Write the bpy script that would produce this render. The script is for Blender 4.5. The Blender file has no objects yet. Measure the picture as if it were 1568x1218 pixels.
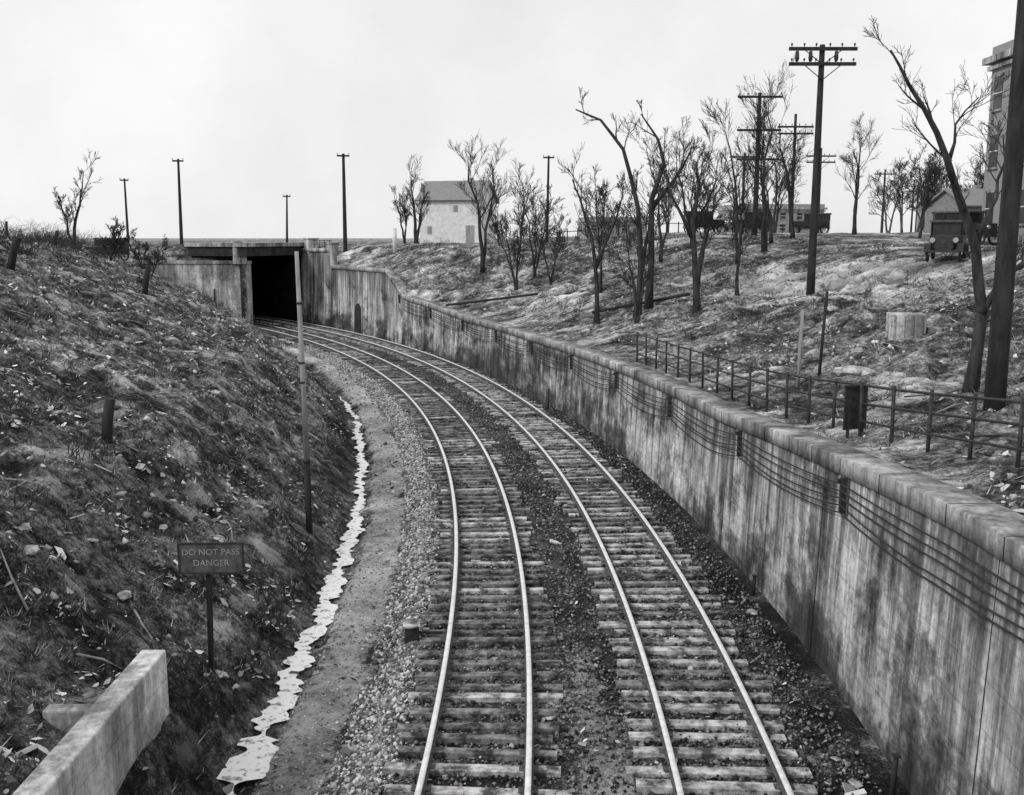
import bpy, math, random
import numpy as np
from mathutils import Vector, Matrix
random.seed(7); rs=np.random.RandomState(7)
S=bpy.context.scene
COL=S.collection
CX,CY=-120.45,17.0
def P(R,th,z=0.0):
    a=math.radians(th); return Vector((CX+R*math.cos(a),CY+R*math.sin(a),z))
# ---------------------------------------------------------------- noise / terrain functions
def vnoise(x,y,seed=0):
    x=np.asarray(x,float);y=np.asarray(y,float)
    xi=np.floor(x).astype(np.int64);yi=np.floor(y).astype(np.int64)
    fx=x-xi;fy=y-yi;fx=fx*fx*(3-2*fx);fy=fy*fy*(3-2*fy)
    def h(a,b):
        n=(a*374761393+b*668265263+seed*974634777)&0xffffffff
        n=((n^(n>>13))*1274126177)&0xffffffff
        n=n^(n>>16)
        return (n&0xffff)/65535.0
    return (h(xi,yi)*(1-fx)+h(xi+1,yi)*fx)*(1-fy)+(h(xi,yi+1)*(1-fx)+h(xi+1,yi+1)*fx)*fy
def fbm(x,y,o=4,seed=0):
    v=0;a=.5;s=0
    for i in range(o):
        v=v+a*vnoise(x*2**i+i*17.3,y*2**i-i*9.1,seed+i);s+=a;a*=.55
    return v/s-.5
def sst(a,b,x):
    t=np.clip((x-a)/(b-a),0,1);return t*t*(3-2*t)
def thp(R): return np.interp(R,[0,111.4,118.6,125,140],[37,37,34,36,36])
def Rw(th): return np.interp(th,[-10,-2,1,3,7,13,20,30,36],[126.2,126.1,126,125.9,125.7,125.4,125.2,125,125])
def wtop(th): return np.interp(th,[-25,-6,-2.3,0,3.5,10.5,15,20,25.2,26,27.6,33,33.05,36],[4.5,4.4,4.15,3.75,3.2,2.9,2.75,2.75,3.3,3.4,5.2,5.2,6.6,6.6])
def gtop(th): return np.interp(th,[-25,-6,-2.3,0,3.5,10.5,15,20,25.2,28,33,36],[4.3,4.2,3.95,3.6,3.06,2.76,2.6,2.6,3.1,4.6,5.1,6.4])
def bank(d):
    d=np.maximum(d,0);return -.5+.85*np.minimum(d,4)+.46*np.maximum(d-4,0)
def softmin(z,zp,k=.35):
    return -k*np.logaddexp(-z/k,-zp/k)
def terrain(X,Y,behind=None):
    X=np.asarray(X,float);Y=np.asarray(Y,float)
    dx=X-CX;dy=Y-CY;R=np.hypot(dx,dy);th=np.degrees(np.arctan2(dy,dx))
    tp=thp(R)
    if behind is None: behind=th>tp
    zp=6.95+.9*sst(50,80,Y)*sst(0,14,X)+fbm(X/30,Y/30,3,5)*.5*sst(10,60,np.hypot(X+20,Y-88))
    zp=zp+1.6*np.exp(-(((X+23)/9)**2+((Y-36)/11)**2))
    w=Rw(th)
    R0=np.interp(th,[0,27,34],[116.0,116.0,118.3])
    big=fbm(X/2.6,Y/2.6,4,1);fine=fbm(X/.45,Y/.45,3,2);med=fbm(X/1.1,Y/1.1,4,3)
    lb=softmin(bank(R0-R),zp)+(big*.6+fine*.36+med*.62)*np.clip((R0-R)/1.2,0,1)
    lb=lb+.62*sst(0,.6,R0-R)*(1-sst(14,16.5,Y))
    bedz=np.interp(R,[115.9,116.15,116.6,116.85,117.7,118.5,126],[-.5,-.64,-.62,-.45,-.42,-.22,-.19])
    f=sst(24,29,th);bedz=bedz*(1-f)+f*-.26
    bedz=bedz+fine*.06+med*.05*(1-sst(118.2,118.8,R))+med*.2*np.exp(-((R-116.5)/.6)**2)
    d=R-(w+.25)
    sr=np.interp(th,[-10,12,20,28,36],[.205,.205,.27,.4,.45])
    rb=gtop(th)+sr*np.maximum(0,d-1.2)+.06*np.maximum(0,d-12)
    amp=np.clip((d-1.0)/3,0,1)*np.clip((zp+.3-rb)/1.5,.25,1)
    rb=softmin(rb,zp)+(big*.9+fine*.22+med*.5)*amp+fine*.06
    front=np.where(R<R0,lb,np.where(R<w+.25,bedz,rb))
    ztr=np.full_like(R,6.95)
    lbb=np.minimum(zp,np.maximum(5.35+.7*np.maximum(th-tp,0),softmin(bank(118.3-R),zp)))+big*.25
    back=np.where(R<118.4,lbb,np.where(R<125.3,ztr,rb))
    return np.where(behind,back,front)
def hz(x,y): return float(terrain(np.array([x]),np.array([y]))[0])
# ---------------------------------------------------------------- materials (all neutral grey: black and white photograph)
def newmat(name,rough=.85,metal=0,spec=.3):
    m=bpy.data.materials.new(name);m.use_nodes=True;nt=m.node_tree;b=nt.nodes['Principled BSDF']
    b.inputs['Roughness'].default_value=rough;b.inputs['Metallic'].default_value=metal
    b.inputs['Specular IOR Level'].default_value=spec
    return m,nt,b
def objc(nt,scale=(1,1,1),attr=None):
    mp=nt.nodes.new('ShaderNodeMapping');mp.inputs['Scale'].default_value=scale
    if attr:
        t=nt.nodes.new('ShaderNodeAttribute');t.attribute_name=attr;nt.links.new(t.outputs['Vector'],mp.inputs[0])
    else:
        t=nt.nodes.new('ShaderNodeTexCoord');nt.links.new(t.outputs['Object'],mp.inputs[0])
    return mp.outputs[0]
def noi(nt,vec,scale,detail=8,rough=.6,dist=0):
    n=nt.nodes.new('ShaderNodeTexNoise');nt.links.new(vec,n.inputs['Vector'])
    n.inputs['Scale'].default_value=scale;n.inputs['Detail'].default_value=detail;n.inputs['Roughness'].default_value=rough
    n.inputs['Distortion'].default_value=dist;return n.outputs[0]
def ramp(nt,f,stops):
    r=nt.nodes.new('ShaderNodeValToRGB');nt.links.new(f,r.inputs[0]);e=r.color_ramp.elements
    while len(e)<len(stops): e.new(.5)
    for i,(p,v) in enumerate(stops): e[i].position=p;e[i].color=(v,v,v,1)
    return r.outputs[0]
def mth(nt,op,a,b=None,c=None):
    n=nt.nodes.new('ShaderNodeMath');n.operation=op
    for i,s in enumerate((a,b,c)):
        if s is None: continue
        if isinstance(s,(int,float)): n.inputs[i].default_value=s
        else: nt.links.new(s,n.inputs[i])
    return n.outputs[0]
def mix(nt,f,a,b):
    n=nt.nodes.new('ShaderNodeMix')
    for i,s in ((0,f),(2,a),(3,b)):
        if isinstance(s,(int,float)): n.inputs[i].default_value=s
        else: nt.links.new(s,n.inputs[i])
    return n.outputs[0]
def bump(nt,b,h,st=.5,d=.02):
    n=nt.nodes.new('ShaderNodeBump');n.inputs['Strength'].default_value=st;n.inputs['Distance'].default_value=d
    nt.links.new(h,n.inputs['Height']);nt.links.new(n.outputs[0],b.inputs['Normal'])
def simple(name,lo,hi,scale=8,rough=.85,metal=0,stretch=(1,1,1),bp=.3,a=.35,c=.65):
    m,nt,b=newmat(name,rough,metal);v=objc(nt,stretch);n=noi(nt,v,scale,8,.65)
    nt.links.new(ramp(nt,n,[(a,lo),(c,hi)]),b.inputs['Base Color'])
    if bp: bump(nt,b,n,bp)
    return m
def concrete(name,lo,hi,stain=.75,boards=True,attr=None,foot=False):
    m,nt,b=newmat(name,.9);v=objc(nt,(1,1,1),attr)
    n1=noi(nt,v,.7,10,.65);n2=noi(nt,v,9,8,.75)
    base=ramp(nt,n1,[(.3,lo),(.5,(lo+hi)/2),(.68,hi)])
    base=mth(nt,'MULTIPLY',base,ramp(nt,n2,[(.34,.6),(.5,1.0),(.66,1.25)]))
    st=noi(nt,objc(nt,(1.3,1.3,.16),attr),1.0,9,.72)
    base=mth(nt,'MULTIPLY',base,ramp(nt,st,[(.4,1-stain),(.47,.7),(.54,1.1),(.66,1.4)]))
    sp=nt.nodes.new('ShaderNodeSeparateXYZ');nt.links.new(v,sp.inputs[0])
    if foot:
        st2=noi(nt,objc(nt,(.33,.33,.4),attr),1.0,8,.75)
        h=mth(nt,'ADD',mth(nt,'MULTIPLY',sp.outputs[2],.05),st2)   # damp, sooty zones rising irregularly from the foot
        base=mth(nt,'MULTIPLY',base,ramp(nt,h,[(.46,.12),(.53,.4),(.585,.9),(.67,1.15)]))
        dr=noi(nt,objc(nt,(3.2,3.2,.05),attr),1.0,6,.7)       # run-off streaks from the coping
        hh=mth(nt,'ADD',mth(nt,'MULTIPLY',sp.outputs[2],.05),dr)
        base=mth(nt,'MULTIPLY',base,ramp(nt,hh,[(.58,1.05),(.66,.55),(.74,.35)]))
    else:
        st2=noi(nt,objc(nt,(.4,.4,.35),attr),1.0,7,.75)
        base=mth(nt,'MULTIPLY',base,ramp(nt,st2,[(.36,.45),(.52,1.0)]))
    st3=noi(nt,objc(nt,(5,5,.22),attr),1.0,5,.65)
    base=mth(nt,'MULTIPLY',base,ramp(nt,st3,[(.35,.75),(.5,1.0),(.66,1.2)]))
    if boards:
        z=mth(nt,'ADD',sp.outputs[2],mth(nt,'MULTIPLY',n1,.06))
        fr=mth(nt,'FRACT',mth(nt,'MULTIPLY',z,1.7))
        base=mth(nt,'MULTIPLY',base,ramp(nt,fr,[(0,.72),(.03,.8),(.06,1),(.95,1.02)]))
    nt.links.new(base,b.inputs['Base Color']);bump(nt,b,mth(nt,'ADD',n2,st3),.6,.02)
    return m
M={}
M['wall']=concrete('weathered_concrete',.25,.5,.62,True,'wc',True)
M['coping']=concrete('coping_concrete',.22,.5,.62,False)
M['abut']=concrete('portal_concrete',.3,.62,.5)
M['darkconc']=simple('dark_concrete',.012,.04,1.5)  # near-black concrete; also the painted shade of the refuge recess
M['tie_d']=simple('tie_wood_dark',.025,.32,3.5,stretch=(1,1,1),a=.41,c=.66)
M['tie_l']=simple('tie_wood_weathered',.06,.62,3.5,a=.39,c=.62)
M['rail']=simple('rail_steel',.6,.85,6,.5,0,bp=0)
M['railweb']=simple('rail_rust',.04,.12,10)
M['pole']=simple('pole_wood_dark',.012,.04,6,stretch=(1,1,.2))
M['iron']=simple('painted_iron_dark',.015,.05,9,.6)
M['bark']=simple('bark',.015,.06,7,stretch=(1,1,.3))
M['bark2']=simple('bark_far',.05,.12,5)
M['white']=simple('white_paint_worn',.55,.78,2)
M['lightwood']=simple('light_wood',.2,.38,6,stretch=(1,1,.2))
M['roof']=simple('roof_shingle',.16,.28,7)
M['glass']=simple('dark_glass',.02,.04,2,.15,bp=0)
M['carp']=simple('car_paint_black',.015,.03,3,.3,bp=0)
M['carroof']=simple('car_top_fabric',.05,.1,8)
M['rubber']=simple('rubber',.02,.035,8)
M['chrome']=simple('nickel_trim',.5,.6,4,.25,1,bp=0)
M['ice']=simple('ditch_ice',.22,.85,5.5,.6,a=.37,c=.47)
M['cable']=simple('cable_black',.02,.05,8)
M['rock']=simple('pale_rock',.2,.55,5,a=.4,c=.6)
M['signb']=simple('sign_board_worn',.04,.12,5)
def brickm():
    m,nt,b=newmat('brick_masonry',.9);t=nt.nodes.new('ShaderNodeTexBrick')
    v=objc(nt,(1,1,1));mp=nt.nodes.new('ShaderNodeSeparateXYZ');nt.links.new(v,mp.inputs[0])
    cb=nt.nodes.new('ShaderNodeCombineXYZ');nt.links.new(mth(nt,'ADD',mp.outputs[0],mp.outputs[1]),cb.inputs[0]);nt.links.new(mp.outputs[2],cb.inputs[1])
    nt.links.new(cb.outputs[0],t.inputs['Vector']);t.inputs['Scale'].default_value=4
    t.inputs['Color1'].default_value=(.2,.2,.2,1);t.inputs['Color2'].default_value=(.28,.28,.28,1);t.inputs['Mortar'].default_value=(.4,.4,.4,1)
    nt.links.new(t.outputs[0],b.inputs['Base Color']);return m
M['brick']=brickm()
def attrm(name,rough=.9):
    m,nt,b=newmat(name,rough,spec=.1);a=nt.nodes.new('ShaderNodeAttribute');a.attribute_name='Col'
    nt.links.new(a.outputs['Color'],b.inputs['Base Color']);return m
M['blades']=attrm('dry_grass_blades');M['litter']=attrm('leaf_litter_mat');M['stones']=attrm('crushed_stone')
def terrm():
    m,nt,b=newmat('ground_mixed',.95,spec=.1);v=objc(nt)
    n1=noi(nt,v,.9,10,.7);n2=noi(nt,v,5,12,.8);n3=noi(nt,v,24,8,.75)
    mixn=mth(nt,'ADD',mth(nt,'MULTIPLY',n1,.36),mth(nt,'ADD',mth(nt,'MULTIPLY',n2,.4),mth(nt,'MULTIPLY',n3,.24)))
    grass=ramp(nt,mixn,[(.41,.008),(.475,.05),(.52,.2),(.56,.45),(.61,.7)])
    ball=ramp(nt,mth(nt,'ADD',mth(nt,'MULTIPLY',n3,.55),mth(nt,'MULTIPLY',n1,.45)),[(.4,.015),(.49,.05),(.56,.14),(.63,.34)])
    path=ramp(nt,mixn,[(.4,.12),(.47,.3),(.54,.5),(.62,.7)])
    a=nt.nodes.new('ShaderNodeAttribute');a.attribute_name='Col';sp=nt.nodes.new('ShaderNodeSeparateColor')
    nt.links.new(a.outputs['Color'],sp.inputs[0])
    c=mix(nt,sp.outputs[0],grass,ball)
    pm=ramp(nt,mth(nt,'ADD',sp.outputs[1],mth(nt,'MULTIPLY',mth(nt,'SUBTRACT',mixn,.5),4.0)),[(.35,0),(.65,1)])
    c=mix(nt,pm,c,path)
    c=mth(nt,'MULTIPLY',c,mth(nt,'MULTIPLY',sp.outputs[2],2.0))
    nt.links.new(c,b.inputs['Base Color']);bump(nt,b,mixn,1.0,.25);return m
M['ground']=terrm()
# ---------------------------------------------------------------- mesh helpers
def link(o,parent=None):
    COL.objects.link(o)
    if parent: o.parent=parent
    return o
def empty(name):
    e=bpy.data.objects.new(name,None);return link(e)
def np_mesh(name,V,F,mat,col=None,smooth=False,parent=None,wc=None):
    V=np.asarray(V,np.float32);F=np.asarray(F,np.int32);me=bpy.data.meshes.new(name)
    me.vertices.add(len(V));me.vertices.foreach_set('co',V.ravel())
    me.loops.add(F.size);me.loops.foreach_set('vertex_index',F.ravel())
    me.polygons.add(len(F));me.polygons.foreach_set('loop_start',np.arange(len(F),dtype=np.int32)*F.shape[1])
    me.update(calc_edges=True);me.validate()
    if smooth: me.polygons.foreach_set('use_smooth',np.ones(len(me.polygons),bool))
    if col is not None:
        a=me.attributes.new('Col','FLOAT_COLOR','POINT')
        c=np.ones((len(V),4),np.float32)
        c[:,:3]=col if col.ndim==2 else col[:,None]
        a.data.foreach_set('color',c.ravel())
    if wc is not None:
        a=me.attributes.new('wc','FLOAT_VECTOR','POINT');a.data.foreach_set('vector',np.asarray(wc,np.float32).ravel())
    me.materials.append(mat);return link(bpy.data.objects.new(name,me),parent)
class MB:
    def __init__(s): s.v=[];s.f=[];s.m=[];s.mats=[];s.sm=[]
    def mi(s,m):
        if m not in s.mats: s.mats.append(m)
        return s.mats.index(m)
    def box(s,c,size,m,rz=0,rx=0,ry=0,taper=1):
        k=s.mi(m);n=len(s.v);mt=Matrix.Rotation(rz,3,'Z')@Matrix.Rotation(ry,3,'Y')@Matrix.Rotation(rx,3,'X');c=Vector(c)
        for z in (-.5,.5):
            t=taper if z>0 else 1
            for x,y in ((-.5,-.5),(.5,-.5),(.5,.5),(-.5,.5)):
                s.v.append(tuple(c+mt@Vector((x*size[0]*t,y*size[1]*t,z*size[2]))))
        for q in ((0,3,2,1),(4,5,6,7),(0,1,5,4),(1,2,6,5),(2,3,7,6),(3,0,4,7)):
            s.f.append([n+i for i in q]);s.m.append(k);s.sm.append(False)
    def tube(s,pts,rad,n,m,cap=True,smooth=True):
        k=s.mi(m);base=len(s.v);pts=[Vector(p) for p in pts];L=len(pts);ref=Vector((.31,.83,.46))
        for i,p in enumerate(pts):
            d=(pts[min(i+1,L-1)]-pts[max(i-1,0)])
            if d.length<1e-9:d=Vector((0,0,1))
            d.normalize();a=d.cross(ref)
            if a.length<.1:a=d.cross(Vector((1,0,0)))
            a.normalize();b=d.cross(a);r=rad[i] if hasattr(rad,'__len__') else rad
            for j in range(n):
                t=2*math.pi*j/n;s.v.append(tuple(p+a*(r*math.cos(t))+b*(r*math.sin(t))))
        for i in range(L-1):
            for j in range(n):
                j2=(j+1)%n;s.f.append([base+i*n+j,base+i*n+j2,base+(i+1)*n+j2,base+(i+1)*n+j]);s.m.append(k);s.sm.append(smooth)
        if cap:
            s.f.append([base+j for j in range(n)][::-1]);s.m.append(k);s.sm.append(False)
            s.f.append([base+(L-1)*n+j for j in range(n)]);s.m.append(k);s.sm.append(False)
    def poly(s,vs,m):
        k=s.mi(m);n=len(s.v);s.v+= [tuple(v) for v in vs];s.f.append(list(range(n,n+len(vs))));s.m.append(k);s.sm.append(False)
    def build(s,name,parent=None,bev=0,loc=None,rz=0,sc=1):
        me=bpy.data.meshes.new(name);me.from_pydata(s.v,[],s.f)
        for m in s.mats: me.materials.append(m)
        me.polygons.foreach_set('material_index',s.m);me.polygons.foreach_set('use_smooth',s.sm);me.update()
        o=link(bpy.data.objects.new(name,me),parent)
        if loc is not None:o.location=loc
        o.rotation_euler[2]=rz;o.scale=(sc,sc,sc)
        if bev:
            b=o.modifiers.new('b','BEVEL');b.width=bev;b.segments=2;b.limit_method='ANGLE'
        return o
def sweep(name,ths,prof,mat,parent=None,closed=True,smooth=False,wc=False):
    """prof(th)->list of (R,z)"""
    V=[];n=None;W=[]
    for t in ths:
        p=prof(t);n=len(p)
        for r,z in p: V.append(tuple(P(r,t,z)));W.append((math.radians(t)*125,r,z))
    F=[]
    for i in range(len(ths)-1):
        for j in range(n if closed else n-1):
            k=(j+1)%n;F.append([i*n+j,(i+1)*n+j,(i+1)*n+k,i*n+k])
    return np_mesh(name,np.array(V),np.array(F),mat,parent=parent,smooth=smooth,wc=np.array(W) if wc else None)
# ---------------------------------------------------------------- ground
Rc=np.concatenate([[1,20,40,60,75,85,92,95],np.arange(97,115.5,.16),np.arange(115.5,126.7,.1),np.arange(126.7,142,.2),np.arange(142,165,.8),165*1.14**np.arange(1,26)])
sf=np.concatenate([np.arange(-40,-10,1.5),np.arange(-10,12,.08),np.arange(12,35,.14),[35.0]])
sb=np.concatenate([[35.0],35+np.arange(.4,12,.4),np.arange(47.5,70,1.5),np.arange(70,150,4)])
rows=[];cols=[]
for sarr,beh in ((sf,False),(sb,True)):
    for s_ in sarr:
        tp=thp(Rc)
        th=np.where(s_<=0,s_,np.where(s_<=35,s_*tp/35,tp+(s_-35)))
        a=np.radians(th);X=CX+Rc*np.cos(a);Y=CY+Rc*np.sin(a)
        Z=terrain(X,Y,np.full(Rc.shape,beh))
        w=Rw(th)
        R0=np.interp(th,[0,27,34],[116.0,116.0,118.3])
        fr_=0 if beh else 1
        tb=sst(117.7,118.3,Rc)*(Rc<w+.3)*fr_
        path=1.0*np.exp(-((Rc-117.25-.25*fbm(X/2,Y/2,2,71))/.55)**4)*fr_*(1-sst(26,30,th))
        path=np.maximum(path,.95*np.exp(-((Rc-121.9-.5*fbm(X/1.2,Y/1.2,2,72))/.42)**2)*(1-sst(-2,2.5,th))*fr_)
        path=np.maximum(path,.66*tb*np.exp(-((Rc-118.3)/.42)**2))
        path=np.maximum(path,.33*tb*(1-sst(0,6,th)))
        ln=np.abs((X-14)*.737+(Y-50)*.675-0)
        path=np.maximum(path,1.1*np.exp(-(ln/2.6)**4)*(X>12)*(X<60))
        path=np.maximum(path,.45*((Rc>w+.3)&(Rc<w+1.3))*fr_)
        path=np.maximum(path,.62*sst(.0,.14,fbm(X/3.5,Y/3.0,3,77))*(Rc>w+1)*fr_)
        path=np.maximum(path,.75*sst(.12,.2,fbm(X/.9,Y/.9,4,88))*(Rc<R0-.3)*fr_)
        br=np.where(Rc<R0,.46,np.where(Rc<w+.3,.52,.56))
        rough=np.clip(1+1.1*fbm(X/2.4,Y/2.4,3,9)+(1.5*fbm(X/1.1,Y/1.1,4,3)+1.7*fbm(X/.45,Y/.45,3,2))*((Rc<R0)|(Rc>w+1)),.12,2)  # shade painted into albedo: relief noise darkens hollows, plus random broad tone
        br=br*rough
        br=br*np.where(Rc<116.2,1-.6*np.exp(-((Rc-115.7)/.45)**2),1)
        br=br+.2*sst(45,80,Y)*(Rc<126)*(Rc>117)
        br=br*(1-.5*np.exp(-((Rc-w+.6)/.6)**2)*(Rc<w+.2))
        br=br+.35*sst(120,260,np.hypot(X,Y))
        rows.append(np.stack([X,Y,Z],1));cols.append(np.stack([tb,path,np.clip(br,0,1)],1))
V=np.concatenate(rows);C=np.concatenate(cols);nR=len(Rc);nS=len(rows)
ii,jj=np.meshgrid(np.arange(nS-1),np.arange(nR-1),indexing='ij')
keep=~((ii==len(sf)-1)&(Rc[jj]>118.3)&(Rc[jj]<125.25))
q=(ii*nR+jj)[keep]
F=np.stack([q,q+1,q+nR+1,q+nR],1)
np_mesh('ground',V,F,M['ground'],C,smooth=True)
# ---------------------------------------------------------------- tracks
def track(Rt,tiem,seed):
    r=random.Random(seed);e=empty('railway_track');mb=MB()
    th=-14.0;step=math.degrees(.465/Rt)
    while th<52:
        t=th+r.uniform(-.03,.03);c=P(Rt+r.uniform(-.1,.1),t,-.215+r.uniform(-.03,.008))
        mm=tiem if r.random()<.8 else (M['tie_l'] if tiem is M['tie_d'] else M['tie_d'])
        mb.box(c,(2.55+r.uniform(-.22,.16),.19+r.uniform(-.045,.035),.17),mm,rz=math.radians(t)+r.uniform(-.028,.028),ry=r.uniform(-.008,.008))
        for g in (-.7525,.7525):
            mb.box(P(Rt+g,t,-.128),(.28,.15,.012),M['railweb'],rz=math.radians(t))
        th+=step
    mb.build('ties',e)
    ths=np.arange(-14,52.1,.4)
    for k,g in (('rail_inner',-.7525),('rail_outer',.7525)):
        c=Rt+g
        pr=[(-.07,-.125),(.07,-.125),(.07,-.11),(.012,-.095),(.012,-.04),(-.012,-.04),(-.012,-.095),(-.07,-.11)]
        sweep(k+'_base',ths,lambda t:[(c+a,b) for a,b in pr],M['railweb'],e)
        ph=[(-.042,-.041),(.042,-.041),(.045,-.012),(.032,.0),(-.032,.0),(-.045,-.012)]
        sweep(k+'_head',ths,lambda t:[(c+a,b) for a,b in ph],M['rail'],e)
    return e
track(120.0,M['tie_d'],1);track(123.6,M['tie_l'],2)
mb=MB();p=P(118.5,0.6,-.1);mb.box(p,(.28,.34,.3),M['iron'],rz=.1);mb.box(p+Vector((0,0,.17)),(.34,.4,.04),M['tie_l'],rz=.1);mb.tube([p+Vector((.1,0,0)),p+Vector((.6,.05,-.02))],.03,6,M['iron'])
mb.build('trackside_box',bev=.012)
# ---------------------------------------------------------------- retaining wall
e=empty('retaining_wall')
ths=np.concatenate([np.arange(-25,26,.35),[26,26.4,26.8,27.2,27.6],np.arange(27.9,33,.4),[33.0,33.05],np.arange(33.4,36,.3),[36.0]])
def wf(t):
    w=float(Rw(t));z=float(wtop(t));return [(w,-1.2),(w+.0,-.6),(w+.14,z-.3),(w+.62,z-.3),(w+.62,-1.2)]
sweep('wall_face',ths,wf,M['wall'],e,wc=True)
def cf(t):
    w=float(Rw(t));z=float(wtop(t));return [(w+.05,z-.297),(w+.045,z-.015),(w+.06,z),(w+.7,z),(w+.7,z-.297)]
sweep('coping',ths,cf,M['coping'],e)
mb=MB()
for t in np.arange(-11.6,27,2.95):
    w=float(Rw(t));z=float(wtop(t))
    mb.tube([P(w-.003,t,-.5),P(w+.137,t,z-.32)],.008,4,M['darkconc'])
rj=random.Random(4);t=-11.6
while t<33:
    w=float(Rw(t));z=float(wtop(t));mb.tube([P(w+.045,t,z-.29),P(w+.043,t,z-.01)],.007,4,M['darkconc']);mb.tube([P(w+.06,t,z+.001),P(w+.69,t,z+.001)],.006,4,M['darkconc']);t+=rj.uniform(.5,1.6)
mb.build('expansion_joints',e)
mb=MB();br=list(np.arange(-12.2,27,1.48*2))
for t in br:
    z=float(wtop(t));w=float(Rw(t))
    mb.box(P(w+.02,t,z-.62),(.1,.09,.62),M['iron'],rz=math.radians(t))
    mb.box(P(w+.0,t,z-.36),(.16,.07,.06),M['iron'],rz=math.radians(t))
mb.build('cable_brackets',e)
mb=MB()
for k,off in enumerate((.42,.54,.66,.79,.92)):
    pts=[];rr=random.Random(k)
    for a,b in zip(br[:-1],br[1:]):
        sag=.05+.12*rr.random()+.03*k
        for u in np.linspace(0,1,9)[:-1]:
            t=a+(b-a)*u;pts.append(P(float(Rw(t))-.02,t,float(wtop(t))-off-sag*4*u*(1-u)))
    mb.tube(pts,.015,5,M['cable'])
mb.build('cables',e)
# refuge recess beside the tunnel mouth: flat dark panel, its inner shade painted on
mb=MB();t0=30.3
def wp(dx,z,o): 
    t=t0+math.degrees(dx/125.);w=float(Rw(t))+.14*(z+.6)/(float(wtop(t))+.3);return P(w-o,t,z)
arch=[(-.75,-.3),(.75,-.3)]+[(.75*math.cos(a),1.5+.75*math.sin(a)) for a in np.linspace(0,math.pi,11)]
mb.poly([wp(x,z,.006) for x,z in arch],M['darkconc'])
arc=[wp(.82*math.cos(a),1.5+.82*math.sin(a),.02) for a in np.linspace(0,math.pi,13)]
mb.tube([wp(.82,-.3,.02)]+arc+[wp(-.82,-.3,.02)],.06,5,M['abut'])
mb.build('refuge_recess',e)
for R_,t,h in ((125.1,12.6,.95),(125.75,1.6,.5),(125.8,-2.0,.7)):
    mb=MB();p=P(R_,t,-.35);mb.tube([p,p+Vector((.03,0,h+.1))],[.04,.035],6,M['pole']);mb.box(p+Vector((.03,0,h+.1)),(.1,.09,.03),M['pole']);mb.build('track_marker_post')
# ---------------------------------------------------------------- tunnel / bridge portal
e=empty('railway_bridge_portal')
J1=P(118.6,34);J2=P(125.0,36);Wg=P(111.4,37)
ths=np.arange(34,62,1.0)
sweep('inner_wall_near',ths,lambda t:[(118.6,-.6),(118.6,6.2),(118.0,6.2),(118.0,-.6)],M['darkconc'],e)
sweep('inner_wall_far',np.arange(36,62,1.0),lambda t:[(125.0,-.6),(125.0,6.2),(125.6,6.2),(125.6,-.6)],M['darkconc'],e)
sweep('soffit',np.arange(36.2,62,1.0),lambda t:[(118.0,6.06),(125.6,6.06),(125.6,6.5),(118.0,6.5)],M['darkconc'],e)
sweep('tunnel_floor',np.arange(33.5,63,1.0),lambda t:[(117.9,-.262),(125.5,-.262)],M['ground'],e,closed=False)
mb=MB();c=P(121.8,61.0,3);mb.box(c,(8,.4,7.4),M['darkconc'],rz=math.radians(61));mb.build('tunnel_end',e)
def span(mb,a,b,z0,z1,th,m,side=0,ext=0):
    a=a.copy();b=b.copy();d=(b-a);L=d.length;d.normalize();n=Vector((-d.y,d.x,0))
    c=(a+b)/2+n*(side);c.z=(z0+z1)/2
    mb.box(c,(L+2*ext,th,z1-z0),m,rz=math.atan2(d.y,d.x))
mb=MB()
span(mb,J1,J2,6.0,6.78,6.0,M['darkconc'],2.7,.55)
span(mb,J1,J2,6.782,7.12,6.4,M['coping'],2.75,.75)
mb.build('deck',e,bev=.02)
mb=MB()
span(mb,J1,Wg,-1.0,5.35,.6,M['abut'],-.33)
span(mb,J1,Wg,5.352,5.62,.78,M['coping'],-.33,.05)
p=J1+Vector((-.9,.55,0));mb.box((p.x,p.y,6.3),(1.1,1.6,1.9),M['abut'],rz=math.radians(20))
mb.build('wing_wall',e,bev=.02)
mb=MB()
for (R_,t,z0,z1,w) in ((125.55,35.4,6.2,7.4,.9),(125.5,33.25,6.0,7.0,.8)):
    c=P(R_,t,(z0+z1)/2);mb.box(c,(w,w,z1-z0),M['abut'],rz=math.radians(t));c=P(R_,t,z1+.06);mb.box(c,(w+.15,w+.15,.12),M['coping'],rz=math.radians(t))
mb.build('parapet_piers',e,bev=.02)
mb=MB()
for t in np.arange(33.5,35.5,.5):
    mb.tube([P(125.5,t,6.5),P(125.5,t,7.35)],.03,5,M['iron'])
for z in (6.95,7.3): mb.tube([P(125.5,33.3,z),P(125.5,35.4,z)],.025,5,M['iron'])
mb.build('portal_railing',e)
# ---------------------------------------------------------------- concrete abutment lower left
e=empty('concrete_abutment_wall');mb=MB()
mb.box((-5.23,8.4,.2),(.36,10.4,2.75),M['abut'])
mb.build('wall_body',e,bev=.03)
mb=MB();mb.box((-5.73,11.9,1.0),(.6,.22,1.05),M['abut']);mb.build('wall_return',e,bev=.03)
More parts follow.
